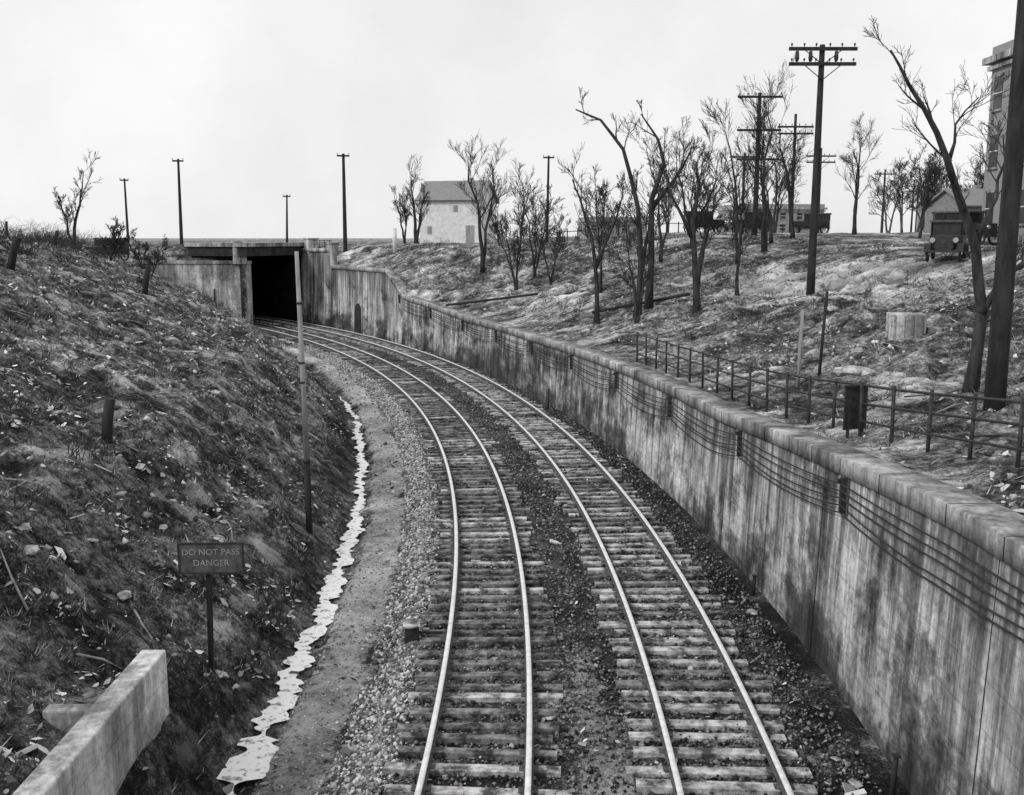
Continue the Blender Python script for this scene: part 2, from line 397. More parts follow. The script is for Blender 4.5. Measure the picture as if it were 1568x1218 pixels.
# ---------------------------------------------------------------- ditch ice
ths=np.arange(-6.5,16.6,.035);V=[];F=[]
a_=ths;nz=lambda sc,sd:fbm(a_*sc,a_*0+3.3*sd,4,sd)
wd=np.interp(ths,[-6,-3,-2,0,2,8,14,16.5],[.56,.46,.34,.22,.18,.15,.14,.03])
wl=wd*(1+2.0*nz(1.9,15)+2.4*nz(11,16));wr=wd*(1+2.0*nz(2.3,17)+2.4*nz(13,18))
gap=np.clip((nz(2.2,22)+.27)*9,0,1);wl=np.maximum(wl*gap,.004);wr=np.maximum(wr*gap,.004)
cc=116.4+.3*nz(1.3,12)+.16*nz(6,13)
for i,t in enumerate(ths):
    V+= [tuple(P(cc[i]-wl[i],t,-.55)),tuple(P(cc[i],t,-.54)),tuple(P(cc[i]+wr[i],t,-.55))]
    if i: b=3*(i-1);F+= [[b,b+1,b+4,b+3],[b+1,b+2,b+5,b+4]]
np_mesh('ditch_ice',np.array(V),np.array(F),M['ice'])
# ---------------------------------------------------------------- iron railing on the wall path
e=empty('iron_railing');mb=MB()
line=[(4.8,37.5),(5.6,32),(6.45,26),(7.2,20.1),(7.9,15),(8.3,10),(8.5,3)]
def fx(y): return float(np.interp(-y,[-a[1] for a in line],[a[0] for a in line]))
y=37.5;pp=[]
while y>3:
    x=fx(y);pp.append((x,y,hz(x,y)));y-=1.25
sm=[np.mean([q[2] for q in pp[max(0,i-2):i+3]]) for i in range(len(pp))]
for (x,y,z),zz in zip(pp,sm): mb.tube([(x,y,zz-.4),(x+random.uniform(-.03,.03),y,zz+1.12)],.036,6,M['iron'])
mb.build('posts',e)
mb=MB()
for h in (.3,.68,1.05): mb.tube([(x,y,zz+h+random.uniform(-.012,.012)) for (x,y,z),zz in zip(pp,sm)],.026,6,M['iron'])
mb.build('rails',e)
mb=MB();mb.box((7.12,20.1,hz(7.2,20.1)+.56),(.56,.04,.9),M['iron'],rz=.35);mb.box((7.12,20.07,hz(7.2,20.1)+1.02),(.6,.06,.05),M['pole'],rz=.35)
mb.box((6.95,20.0,hz(7.2,20.1)+.1),(.05,.05,1.0),M['pole']);mb.box((7.3,20.15,hz(7.2,20.1)+.1),(.05,.05,1.0),M['pole'])
mb.build('dark_notice_board')
# ---------------------------------------------------------------- poles
def utility_pole(x,y,top,arms,r=.16,lean=(0,0),m='pole'):
    z0=hz(x,y)-.4;mb=MB();n=8
    pts=[(x+lean[0]*u,y+lean[1]*u,z0+(top-z0)*u) for u in np.linspace(0,1,n)]
    mb.tube(pts,[r*(1-.4*u) for u in np.linspace(0,1,n)],10,M[m])
    for az,w,rz in arms:
        u=(az-z0)/(top-z0);cx=x+lean[0]*u;cy=y+lean[1]*u
        mb.box((cx,cy-r*.75,az),(w,.1,.15),M[m],rz=rz)
        if w>1.5:
            for sgn in (-1,1):
                mb.tube([(cx,cy-r,az-.7),(cx+sgn*w*.27*math.cos(rz),cy-r,az-.06)],.022,4,M[m])
            k=6
        else:k=2
        for i in range(k):
            q=(-.46+.92*i/(k-1))*w
            if k==6 and i in (2,3): q*=1.1
            px=cx+q*math.cos(rz);py=cy-r*.75+q*math.sin(rz)
            mb.tube([(px,py,az+.06),(px,py,az+.13),(px,py,az+.15),(px,py,az+.22),(px,py,az+.25)],[.015,.015,.04,.045,.02],6,M['iron'])
    return mb
mb=utility_pole(13.9,46,16.05,[(15.85,3.05,0),(15.2,3.0,0)],.2)
for q in (-1.15,-.55,.6): mb.tube([(13.9+q,45.85,15.3),(13.9+q,45.85,15.45),(13.9+q,45.85,15.75)],[.06,.1,.07],8,M['iron'])
mb.build('utility_pole')
for a in ((16.9,69.5,17.3,[(17.0,3.05,0),(14.8,3.0,0),(12.85,2.9,0)],.2),(23.6,84.5,17.7,[(16.65,3.0,0),(16.1,3.0,0)],.18),(30.9,101,16.4,[(15.6,3.0,0),(15.0,2.9,0)],.18),
 (47.8,129,16.2,[(15.6,2.8,0)],.18),(60.3,149,15.7,[(15.1,2.8,0)],.18),(66,165,15.7,[(15.1,2.8,0)],.18),(-31.2,94,14.8,[(14.6,1.0,.2)],.17,(.1,0)),(-42,109,13.9,[(13.7,.9,.2)],.15),
 (-15,89.5,14.9,[(14.7,1.1,.2)],.2,(.05,0)),(-26.9,119,12.6,[(12.4,.9,.2)],.15,(.2,0)),(3.45,99,15.5,[(15.3,1.1,0)],.17,(.15,0)),(9.8,19.7,17.5,[(17.0,3.05,.3)],.21),(21.2,92,15.2,[(14.8,2.8,0)],.17)):
    utility_pole(*a).build('utility_pole')
mb=MB()
bx,by=-5.25,24.6;bz=hz(bx,by)
mb.tube([(bx,by,bz-.4),(bx,by,bz+1.9)],[.085,.08],10,M['pole']);mb.tube([(bx,by,bz+1.9),(bx-.08,by,bz+7.2)],[.075,.05],10,M['lightwood']);mb.tube([(bx,by,bz+1.85),(bx,by,bz+1.95)],[.09,.09],10,M['iron'])
for z in (3.9,4.4,5.9): mb.tube([(bx-.05,by,bz+z),(bx-.05,by,bz+z+.05)],[.085,.085],8,M['iron'])
mb.build('signal_pole')
def wpost(x,y,h,lx,r=.09,m='pole',name='wooden_post'):
    z=hz(x,y);mb=MB();mb.tube([(x,y,z-.3),(x+lx*.5,y,z+h*.5),(x+lx,y,z+h)],[r,r*.97,r*.9],8,M[m]);mb.build(name)
wpost(-8.95,21.2,.95,.18,.12);wpost(-16.6,44.5,1.3,.3,.13);wpost(-17.6,34.6,1.2,.45,.14);wpost(-24,52,1.0,.3,.1)
wpost(8.1,27.6,2.2,.05,.05,'lightwood');wpost(8.75,27.8,2.4,.12,.045);wpost(-10.0,85,2.0,0,.2,'white','white_marker_post')
wpost(-33.5,66,1.6,.1,.09);wpost(-37,72,1.6,-.1,.09);wpost(-25,83,1.8,0,.08)
# ---------------------------------------------------------------- sign
e=empty('warning_sign');sx,sy=-5.15,16.0;sz=hz(sx,sy)-.1
mb=MB();mb.box((sx-.02,sy,sz+.75),(.09,.07,2.2),M['pole'],ry=.02);mb.build('post',e,bev=.01)
mb=MB();mb.box((sx+.08,sy-.06,sz+2.12),(1.06,.035,.52),M['signb'],rz=.04);mb.build('board',e,bev=.006)
mb=MB()
for a,b,c,d_ in ((0,.262,1.1,.03),(0,-.262,1.1,.03),(-.535,0,.03,.5),(.535,0,.03,.5)): mb.box((sx+.08+a,sy-.075+a*.04,sz+2.12+b),(c,.03,d_),M['iron'],rz=.04)
mb.build('frame',e)
for i,t in enumerate(("DO NOT PASS","DANGER")):
    cu=bpy.data.curves.new('lettering','FONT');cu.body=t;cu.size=.15;cu.align_x='CENTER';cu.extrude=.002
    o=bpy.data.objects.new('lettering_line',cu);link(o,e);o.location=(sx+.08,sy-.083,sz+2.18-.19*i);o.rotation_euler=(math.pi/2,0,.04);cu.materials.append(M['lightwood'])
# ---------------------------------------------------------------- vintage cars
def vintage_car(x,y,rz):
    e=empty('vintage_car');z=hz(x,y)
    paint=M['carp']
    mb=MB()
    mb.box((-.55,0,.92),(2.3,1.42,.62),paint)
    mb.box((1.05,0,.92),(1.05,.82,.56),paint,taper=.93)
    mb.box((1.6,0,.9),(.08,.78,.62),M['iron'])
    mb.box((0,0,.56),(3.4,.7,.12),paint)
    mb.build('body',e,bev=.05)
    mb=MB()
    for px in (.52,-.2,-.95,-1.66):
        for s in (-1,1): mb.box((px,s*.66,1.5),(.07,.06,.58),paint)
    mb.box((-.57,0,1.84),(2.45,1.46,.12),M['carroof'])
    mb.build('cabin',e,bev=.03)
    mb=MB()
    for px,w in ((.16,.64),(-.575,.67),(-1.3,.62)):
        for s in (-1,1): mb.box((px,s*.64,1.5),(w,.015,.54),M['glass'])
    mb.box((.5,0,1.5),(.015,1.2,.54),M['glass']);mb.box((-1.64,0,1.5),(.015,1.2,.54),M['glass'])
    mb.build('windows',e)
    for i,(px,s) in enumerate(((1.3,-1),(1.3,1),(-1.25,-1),(-1.25,1))):
        mb=MB();cyy=s*.68
        ring=[(px+.34*math.cos(a),cyy,.4+.34*math.sin(a)) for a in np.linspace(0,2*math.pi,21)]
        mb.tube(ring,.06,6,M['rubber'],cap=False)
        mb.tube([(px,cyy-.08,.4),(px,cyy+.08,.4)],.07,8,M['chrome'])
        for a in np.linspace(0,2*math.pi,11)[:-1]: mb.tube([(px,cyy,.4),(px+.32*math.cos(a),cyy,.4+.32*math.sin(a))],.015,4,M['lightwood'])
        mb.build('wheel_%d'%(i+1),e)
        mb=MB()
        ar=[(px+.46*math.cos(a),.4+.46*math.sin(a)) for a in np.linspace(.1,math.pi-.1,9)]
        for (a0,b0),(a1,b1) in zip(ar[:-1],ar[1:]): mb.poly([(a0,cyy-.14,b0),(a1,cyy-.14,b1),(a1,cyy+.14,b1),(a0,cyy+.14,b0)],paint)
        o=mb.build('fender_%d'%(i+1),e);so=o.modifiers.new('s','SOLIDIFY');so.thickness=.03
    mb=MB()
    for s in (-1,1):
        mb.box((0,s*.7,.42),(1.75,.26,.04),paint)
        mb.tube([(1.58,s*.48,1.0),(1.66,s*.48,1.0),(1.74,s*.48,1.0)],[.06,.12,.12],10,M['chrome'])
    mb.box((1.85,0,.5),(.05,1.4,.1),M['iron'])
    mb.build('trim',e)
    e.location=(x,y,z);e.rotation_euler[2]=rz
vintage_car(20.1,46.0,math.radians(-118))
vintage_car(16.6,86,math.radians(5));vintage_car(20.6,87,math.radians(185));vintage_car(27.5,92,math.radians(160))
vintage_car(25.5,56,math.radians(-60));vintage_car(-33.5,82,math.radians(170))
# ---------------------------------------------------------------- buildings
def house(name,x,y,w,d,h,rh,rz,wm,win=3):
    e=empty(name);z=hz(x,y)-.2;mb=MB()
    mb.box((0,0,h/2),(w,d,h),wm)
    mb.poly([(-w/2,-d/2,h),(-w/2,d/2,h),(-w/2,0,h+rh)][::-1],wm);mb.poly([(w/2,-d/2,h),(w/2,d/2,h),(w/2,0,h+rh)],wm);mb.build('walls',e)
    mb=MB();o=.35
    for s in (-1,1):
        sl=rh/(d/2)
        mb.poly([(-w/2-o,s*(d/2+o),h-o*sl+.02),(w/2+o,s*(d/2+o),h-o*sl+.02),(w/2+o,0,h+rh+.02),(-w/2-o,0,h+rh+.02)],M['roof'])
    r=mb.build('roof',e);so=r.modifiers.new('s','SOLIDIFY');so.thickness=.14;so.offset=1
    mb=MB()
    for i in range(win):
        px=-w/2+w*(i+.5)/win
        if i==2: mb.box((px,-d/2-.02,1.05),(.95,.06,2.1),M['lightwood'])
        elif i==0: mb.box((px,-d/2-.02,1.6),(.5,.06,.8),M['lightwood'])
    mb.box((-w/2-.02,0,h-.4),(.06,.5,.6),M['roof']);mb.box((w*.1,-d/2-.02,h-1.0),(.5,.06,.7),M['lightwood'])
    mb.build('windows_and_door',e)
    mb=MB();mb.box((w*.2,.3,h+rh+.0),(.5,.5,.9),M['brick']);mb.build('chimney',e)
    e.location=(x,y,z);e.rotation_euler[2]=rz
house('white_house',-6.0,112,7.0,6,4.9,2.0,math.radians(-16),M['white'])
def block(name,x,y,w,d,h,rz,fl,nx,ny,zb=None):
    e=empty(name);z=(hz(x,y) if zb is None else zb)-.3;mb=MB()
    mb.box((0,0,h/2),(w,d,h),M['brick']);mb.build('walls',e)
    mb=MB();mb.box((0,0,h+.2),(w+.9,d+.9,.4),M['coping']);mb.box((0,0,h-.25),(w+.45,d+.45,.25),M['coping']);mb.box((0,0,h+.7),(w+.1,d+.1,.6),M['brick']);mb.box((0,0,.4),(w+.12,d+.12,.8),M['coping']);mb.build('cornice_and_base',e,bev=.02)
    mb=MB();fh=(h-1)/fl
    for k in range(fl):
        zz=.9+fh*(k+.5)
        for i in range(nx):
            px=-w/2+w*(i+.5)/nx
            for s in (-1,1):
                mb.box((px,s*(d/2+.01),zz),(1.0,.04,fh*.55),M['glass']);mb.box((px,s*(d/2+.05),zz-fh*.3),(1.25,.16,.12),M['coping']);mb.box((px,s*(d/2+.04),zz),(1.0,.03,.06),M['white']);mb.box((px,s*(d/2+.03),zz+fh*.3),(1.2,.08,.15),M['coping'])
        for i in range(ny):
            py=-d/2+d*(i+.5)/ny
            for s in (-1,1):
                mb.box((s*(w/2+.01),py,zz),(.04,1.0,fh*.55),M['glass']);mb.box((s*(w/2+.05),py,zz-fh*.3),(.16,1.25,.12),M['coping']);mb.box((s*(w/2+.04),py,zz),(.03,1.0,.06),M['white']);mb.box((s*(w/2+.03),py,zz+fh*.3),(.08,1.2,.15),M['coping'])
    mb.build('windows',e)
    e.location=(x,y,z);e.rotation_euler[2]=rz
block('brick_apartment_building',36.1,53.0,14,18,11.2,0,3,6,9)
block('brick_warehouse',49,190,16,12,5.2,.15,2,5,5)
block('brick_warehouse',20,200,12,10,3.0,.1,1,4,4)
house('wooden_house',41,90,5,5,2.6,1.4,.3,M['roof'])
house('wooden_house',62,140,8,6,4.2,2.0,.1,M['lightwood'])
mb=MB()
for i in range(26):
    x=2+i*.9;y=84+i*.25;z=hz(x,y);mb.tube([(x,y,z-.2),(x,y,z+1.0)],.05,5,M['pole'])
mb.tube([(2+i*.9,84+i*.25,hz(2+i*.9,84+i*.25)+.85) for i in range(26)],.035,4,M['pole'])
mb.build('wooden_roadside_fence')
mb=MB();x,y=12.9,32.2;z=hz(x,y);mb.box((x,y,z+.35),(1.1,.9,1.0),M['abut'],rz=-.2)
for q in (-.42,-.14,.14,.42): mb.box((x+q*.98-.09,y-.46-q*.2,z+.38),(.05,.05,.9),M['coping'],rz=-.2)
mb.box((x+.8,y-.2,z+.15),(.4,.8,.55),M['coping'],rz=-.2)
mb.build('concrete_manhole_block',bev=.01)
import bmesh
def rock(x,y,s,name='rock'):
    bm=bmesh.new();bmesh.ops.create_icosphere(bm,subdivisions=2,radius=s)
    rr=random.Random(int(x*100+y*10))
    for v in bm.verts: v.co=Vector((v.co.x*1.4,v.co.y,v.co.z*.6))*rr.uniform(.72,1.2)
    me=bpy.data.meshes.new(name);bm.to_mesh(me);bm.free();me.materials.append(M['rock']);o=link(bpy.data.objects.new(name,me));o.location=(x,y,hz(x,y)+s*.1);o.rotation_euler[2]=rr.random()*3
for x,y,s in ((9.6,27.5,.34),(9.9,27.0,.22),(-6.6,16.0,.12),(-7.4,14.5,.13),(-3.9,22.9,.07),(5.0,19.5,.1),(-9.2,30,.17),(0.2,61.5,.35),(11.5,36,.25),(13,40,.3),(-8.0,15.5,.14),(-11,26,.14),(-7.0,19,.1),(-6.3,20.4,.12),(10.6,30,.2),(12,27,.16)): rock(x,y,s)
for a,b in (((-4.3,64.5),(1.6,62.0)),((4.3,52.5),(9.0,50))):
    n=8;pts=[]
    for u in np.linspace(0,1,n):
        x=a[0]+(b[0]-a[0])*u;y=a[1]+(b[1]-a[1])*u;pts.append((x,y,0))
    zs=[hz(p[0],p[1]) for p in pts];z0=zs[0]+.35;z1=zs[-1]+.35
    mx=max(z-(z0+(z1-z0)*i/(n-1)) for i,z in enumerate(zs));mx=max(mx,0)
    mb=MB();mb.tube([(p[0],p[1],z0+(z1-z0)*i/(n-1)+mx*.6) for i,p in enumerate(pts)],.08,8,M['pole']);mb.build('fallen_pole')
# sticks and scrap on the banks, one object each
def sticks(name,n,Rr,Tr,seed,lmax,mats):
    r=random.Random(seed);mb=MB()
    for i in range(n):
        p=P(r.uniform(*Rr),Tr[0]+(Tr[1]-Tr[0])*r.random()**1.6);a=r.uniform(0,6.28);L=r.uniform(.25,1)*lmax
        q=(p.x+math.cos(a)*L,p.y+math.sin(a)*L);A=Vector((p.x,p.y,hz(p.x,p.y)+.04));B=Vector((q[0],q[1],hz(*q)+.05))
        if (B-A).length>2.2*L: continue
        m_=(A+B)/2;m_.z+=r.uniform(0,.08);m_.x+=r.uniform(-.06,.06);mb.tube([A,m_,B],[.022*r.uniform(.5,1.3),.018,.008],4,M[r.choice(mats)])
    mb.build(name)
sticks('fallen_branches',170,(103,115.6),(-3,28),11,1.1,['bark','lightwood','bark','rock'])
sticks('fallen_branches',140,(128,144),(-1,28),12,1.4,['bark','lightwood','bark','rock'])
def boards(name,n,Rr,Tr,seed):
    r=random.Random(seed);mb=MB()
    for i in range(n):
        p=P(r.uniform(*Rr),Tr[0]+(Tr[1]-Tr[0])*r.random()**1.5);mb.box((p.x,p.y,hz(p.x,p.y)+.03),(r.uniform(.1,.4),r.uniform(.06,.2),r.uniform(.01,.05)),M[r.choice(['white','lightwood','rock','rock'])],rz=r.uniform(0,3),rx=r.uniform(-.5,.5),ry=r.uniform(-.3,.7))
    mb.build(name)
boards('scrap_debris',120,(106,115.7),(-3,22),13);boards('scrap_debris',90,(128,142),(0,24),14);boards('scrap_debris',22,(117.2,125.6),(-2,14),15)
# ---------------------------------------------------------------- trees
def perp(d,r):
    a=Vector((r.gauss(0,1),r.gauss(0,1),r.gauss(0,1)));a=a-d*a.dot(d)
    return a.normalized() if a.length>1e-6 else Vector((1,0,0))
def branch(mb,p,d,L,r0,lev,mx,r,m,minr,dens=1.0,wig=.16,up=.05):
    n=max(3,5-lev//2);pts=[p.copy()];rad=[r0];dd=d.copy();dirs=[d.copy()]
    for i in range(n):
        dd=(dd+perp(dd,r)*r.uniform(0,wig*1.8)+Vector((0,0,up))).normalized();pts.append(pts[-1]+dd*(L/n));dirs.append(dd.copy())
        rad.append(max(minr,r0*(1-.7*(i+1)/n)))
    mb.tube(pts,rad,6 if lev==0 else (5 if lev==1 else 3),m,cap=False)
    if lev<mx: kids(mb,pts,rad,dirs,L,lev,mx,r,m,minr,dens,wig,up,.3)
def kids(mb,pts,rad,dirs,L,lev,mx,r,m,minr,dens,wig,up,t0):
    k=[5,4,4,3,3][min(lev,4)];k=max(2,int(round(k*dens*r.uniform(.7,1.3))))
    n=len(pts)-1
    for i in range(k):
        t=t0+(1-t0)*(i+r.random()*.8)/k;t=min(t,.999);f=t*n;j=int(f);q=pts[j].lerp(pts[j+1],f-j);dj=dirs[min(j+1,n)]
        ang=math.radians(r.uniform(18,52));nd=(dj*math.cos(ang)+perp(dj,r)*math.sin(ang));nd.z+=.16;nd.normalize()
        rr=(rad[j]*(1-(f-j))+rad[min(j+1,n)]*(f-j))*r.uniform(.38,.6)
        branch(mb,q,nd,L*r.uniform(.32,.68)*(1.15-.4*t),max(minr,rr),lev+1,mx,r,m,minr,dens,wig,up)
def stem(mb,pts,r0,r1,seed,m,mx=4,minr=.008,dens=1.0,t0=.35,Lk=None,wig=.18):
    r=random.Random(seed);pts=[Vector(p) for p in pts]
    fp=[]
    for i in range(len(pts)-1):
        for u in (0,.5):
            q=pts[i].lerp(pts[i+1],u);
            if fp: q=q+Vector((r.uniform(-.05,.05),r.uniform(-.05,.05),0))
            fp.append(q)
    fp.append(pts[-1]);n=len(fp)-1
    rad=[r0+(r1-r0)*(i/n) for i in range(n+1)];rad[0]*=1.35
    mb.tube(fp,rad,8,m)
    dirs=[(fp[min(i+1,n)]-fp[max(i-1,0)]).normalized() for i in range(n+1)]
    L=sum((fp[i+1]-fp[i]).length for i in range(n)) if Lk is None else Lk
    kids(mb,fp,rad,dirs,L,0,mx,r,m,minr,dens*1.4,wig,.05,t0)
def tree(x,y,h,r0,seed,mx=4,nst=1,spread=.25,minr=.01,dens=1.0,m='bark',name='bare_tree',t0=.35):
    r=random.Random(seed);mb=MB();z=hz(x,y)-.15
    for k in range(nst):
        a=r.uniform(0,6.28);s=spread*r.uniform(.5,1.2)*(1 if nst>1 else .5);pts=[];hh=h*(1 if k==0 else r.uniform(.65,.95))
        for i in range(6):
            u=i/5;pts.append((x+math.cos(a)*s*hh*u**1.3+r.uniform(-.07,.07)*hh*u*.6,y+math.sin(a)*s*hh*u**1.3,z+hh*.88*u))
        stem(mb,pts,r0*(1 if k==0 else .75),r0*.14,seed*7+k,M[m],mx,minr,dens,t0,Lk=hh*.52)
    return mb.build(name)
def ctree(stems,seed,mx=4,minr=.009,dens=1.,name='bare_tree',Lk=None,t0=.4):
    mb=MB()
    for i,(pts,r0,r1) in enumerate(stems): stem(mb,pts,r0,r1,seed+i*13,M['bark'],mx,minr,dens,t0 if i==0 else .25,Lk)
    return mb.build(name)
g=hz(10.6,22.5)-.15
ctree([([(10.6,22.5,g),(10.72,22.5,5.8),(10.5,22.5,7.3),(9.95,22.4,8.6),(9.4,22.3,9.8),(8.65,22.2,10.8),(8.15,22.1,11.5)],.15,.02),
       ([(10.72,22.5,5.8),(11.2,22.6,6.6),(11.9,22.8,7.1),(12.6,23,7.6)],.09,.03),
       ([(10.5,22.5,7.3),(10.9,22.6,8.4),(11.1,22.7,9.2),(11.0,22.7,9.8)],.05,.015),
       ([(9.7,22.4,9.2),(9.9,22.6,10.0),(10.4,22.7,10.6)],.04,.012)],101,mx=3,minr=.005,Lk=2.0,dens=1.0)
g=hz(6.3,49.6)-.2;g2=hz(7.2,50.5)-.2
ctree([([(6.3,49.6,g),(6.5,49.6,6.2),(6.2,49.6,9.0),(5.5,49.6,11.8),(4.3,49.6,13.2),(3.1,49.6,13.7)],.18,.035)],211,mx=3,Lk=2.3,t0=.3,minr=.01)
ctree([([(7.0,50.5,g2),(7.1,50.5,6.5),(7.0,50.5,9.4),(7.6,50.5,11.2),(7.3,50.5,12.4),(6.4,50.5,13.6)],.2,.035),([(7.05,50.5,9.0),(8.4,50.4,10.8),(9.0,50.4,12.0)],.11,.03)],223,mx=3,Lk=2.4,t0=.35,minr=.01)
g=hz(9.0,47.8)-.2
ctree([([(9.0,47.8,g),(8.8,47.8,6),(8.6,47.8,8.2),(8.9,47.8,10.0),(8.7,47.8,11.0)],.18,.035),([(8.6,47.8,7.6),(7.6,47.6,9.4),(7.2,47.6,10.6)],.1,.03)],231,mx=3,Lk=2.7,dens=1.1,minr=.01)
g=hz(4.3,50)-.2
ctree([([(4.3,50,g),(4.3,50,5.2),(4.0,50,7.5),(3.4,50,9.5),(3.0,50,10.4)],.14,.03),([(4.2,50,6),(5.2,50.3,8.4),(5.6,50.4,9.8)],.09,.02)],241,mx=3,Lk=2.7,dens=1.1,minr=.01)
TR=[(-2.2,74.5,9.6,.19,5,3,2,.14),(0.3,67,7.2,.1,6,3,4,.24),(1.6,69,7.2,.09,16,3,4,.24),(-9.0,94,7.4,.2,7,3,3,.2),(-10.2,95,5.5,.12,27,3,3,.25),
 (15.2,60,10.4,.16,8,3,2,.12),(13.2,58,9.2,.12,10,3,2,.16),(18.6,66,8.6,.14,11,3,2,.15),(12.0,66,7.5,.12,12,3,3,.2),(16.4,63,9.4,.12,9,3,2,.18),
 (5.2,58,7,.1,13,3,3,.2),(7.8,60,7.4,.1,14,3,3,.22),(10.5,56,8,.12,15,3,3,.2),(2.6,66,5,.08,17,3,3,.25),(25.4,74,8.4,.16,18,3,2,.16),(9.6,64,8.5,.12,71,3,2,.2),
 (6.0,47.0,5.5,.09,29,3,2,.2),(11.4,50,7,.1,39,3,2,.18),(27.0,66,5.5,.1,49,3,3,.2),(20.5,78,7.5,.12,59,3,3,.2),
 (-26.5,60,5.6,.13,21,3,2,.2),(-24.8,61,2.8,.06,22,3,4,.5),(-23.0,63,2.8,.05,23,3,3,.4),
 (-29,78,2.8,.05,25,3,4,.4),(-1.0,80,3,.06,33,3,4,.35),(14,90,5.5,.09,34,3,3,.2)]
for t in TR: tree(t[0],t[1],t[2],t[3],t[4],mx=t[5],nst=t[6],spread=t[7],minr=.0105,dens=1.15)
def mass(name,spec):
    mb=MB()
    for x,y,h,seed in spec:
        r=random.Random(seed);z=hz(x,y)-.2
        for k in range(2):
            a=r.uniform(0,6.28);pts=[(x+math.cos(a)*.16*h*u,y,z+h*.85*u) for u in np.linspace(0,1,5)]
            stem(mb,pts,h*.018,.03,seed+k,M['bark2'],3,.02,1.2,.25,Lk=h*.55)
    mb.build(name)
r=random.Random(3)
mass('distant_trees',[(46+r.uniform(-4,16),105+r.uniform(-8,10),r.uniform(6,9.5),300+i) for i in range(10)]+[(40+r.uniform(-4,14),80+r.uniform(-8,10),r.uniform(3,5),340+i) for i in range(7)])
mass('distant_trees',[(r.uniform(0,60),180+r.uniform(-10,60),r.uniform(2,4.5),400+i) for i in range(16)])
# ---------------------------------------------------------------- brush, grass, litter, stones
def samp(n,Rr,Tr,pw=1.0):
    R_=Rr[0]+(Rr[1]-Rr[0])*rs.rand(n);T=Tr[0]+(Tr[1]-Tr[0])*rs.rand(n)**pw
    a=np.radians(T);return CX+R_*np.cos(a),CY+R_*np.sin(a),R_,T
def tri(name,X,Y,H,W,lx,ly,c):
    n=len(X);Z=terrain(X,Y)-.02;a=rs.rand(n)*6.283
    V=np.zeros((n,3,3));V[:,0]=np.stack([X-np.cos(a)*W,Y-np.sin(a)*W,Z],1);V[:,1]=np.stack([X+np.cos(a)*W,Y+np.sin(a)*W,Z],1);V[:,2]=np.stack([X+lx,Y+ly,Z+H],1)
    np_mesh(name,V.reshape(-1,3),np.arange(n*3).reshape(n,3),M['blades'],np.repeat(np.clip(c,.01,.8),3))
def blades(name,n,Rr,Tr,h,w,lo,hi,pw=1.6,thr=-.05):
    X,Y,R_,T=samp(n,Rr,Tr,pw);k=(fbm(X/1.1,Y/1.1,3,41)>thr)&(T<thp(R_)-.3);X=X[k];Y=Y[k];n=len(X)
    H=h*(.3+rs.rand(n)**1.5)*(1+1.6*fbm(X/1.2,Y/1.2,2,8));W=w*(.6+.8*rs.rand(n))*(1+np.hypot(X,Y)/35)
    c=lo+(hi-lo)*rs.rand(n)**2.2*(.4+1.4*np.clip(fbm(X/1.5,Y/1.5,3,44)+.5,0,1))
    tri(name,X,Y,H,W,rs.randn(n)*H*.75,rs.randn(n)*H*.75,c)
def tufts(name,n,per,Rr,Tr,h,w,lo,hi,pw=1.6,seed=45):
    X,Y,R_,T=samp(n,Rr,Tr,pw);k=(fbm(X/2.2,Y/2.2,3,seed)>-.06)&(T<thp(R_)-.4);X=X[k];Y=Y[k];n=len(X)
    cc=lo+(hi-lo)*rs.rand(n)**1.6;sz=.4+rs.rand(n)
    X=np.repeat(X,per);Y=np.repeat(Y,per);cc=np.repeat(cc,per);sz=np.repeat(sz,per);n=len(X)
    a=rs.rand(n)*6.283;q=rs.rand(n)*.1*sz;H=h*sz*(.3+.7*rs.rand(n));sp=H*(.5+1.1*rs.rand(n))
    W=w*(.5+.7*rs.rand(n))*(1+np.hypot(X,Y)/35)
    tri(name,X+np.cos(a)*q,Y+np.sin(a)*q,H,W,np.cos(a)*sp,np.sin(a)*sp,cc*(.5+rs.rand(n)))
blades('dry_grass',90000,(100,115.9),(-4,33),.1,.008,.02,.6,thr=.02)
tufts('grass_tufts',5200,22,(101,115.8),(-4,33),.15,.007,.03,.5)
blades('dry_grass',60000,(127,150),(-2,33),.11,.011,.04,.55,pw=1.3,thr=.05)
tufts('grass_tufts',2600,18,(127.5,148),(-2,33),.18,.01,.05,.45,1.3,46)
def litter(name,n,Rr,Tr,sz,lo,hi,pw=1.6,seed=51,thr=.0):
    X,Y,R_,T=samp(n,Rr,Tr,pw);k=(fbm(X/1.8,Y/1.8,4,seed)+.05*rs.randn(n)>thr)&(T<thp(R_)-.3);X=X[k];Y=Y[k];n=len(X);Z=terrain(X,Y)+.02+rs.rand(n)*.03
    s=sz*(.3+rs.rand(n)**4*2.4);a=rs.rand(n)*6.283;tx=rs.randn(n)*.5;ty=rs.randn(n)*.5
    V=np.zeros((n,5,3))
    for i in range(5):
        b=a+i*1.2566+rs.rand(n)*.9;q=s*(.5+.8*rs.rand(n));dx=np.cos(b)*q;dy=np.sin(b)*q*.7;V[:,i]=np.stack([X+dx,Y+dy,Z+dx*tx+dy*ty],1)
    c=lo+(hi-lo)*rs.rand(n)**1.5
    np_mesh(name,V.reshape(-1,3),np.arange(n*5).reshape(n,5),M['litter'],np.repeat(c,5))
litter('leaf_litter',90000,(101,116),(-4,31),.034,.1,.9,thr=.07)
litter('leaf_litter',34000,(127.2,148),(-2,33),.036,.12,.8,1.4,thr=.06)
litter('leaf_litter',7000,(117.5,125.6),(-4,18),.022,.15,.7,1.6,52,-.1)
litter('leaf_litter',3000,(116.0,118.0),(-4,22),.04,.03,.4,1.3,53,-.05)
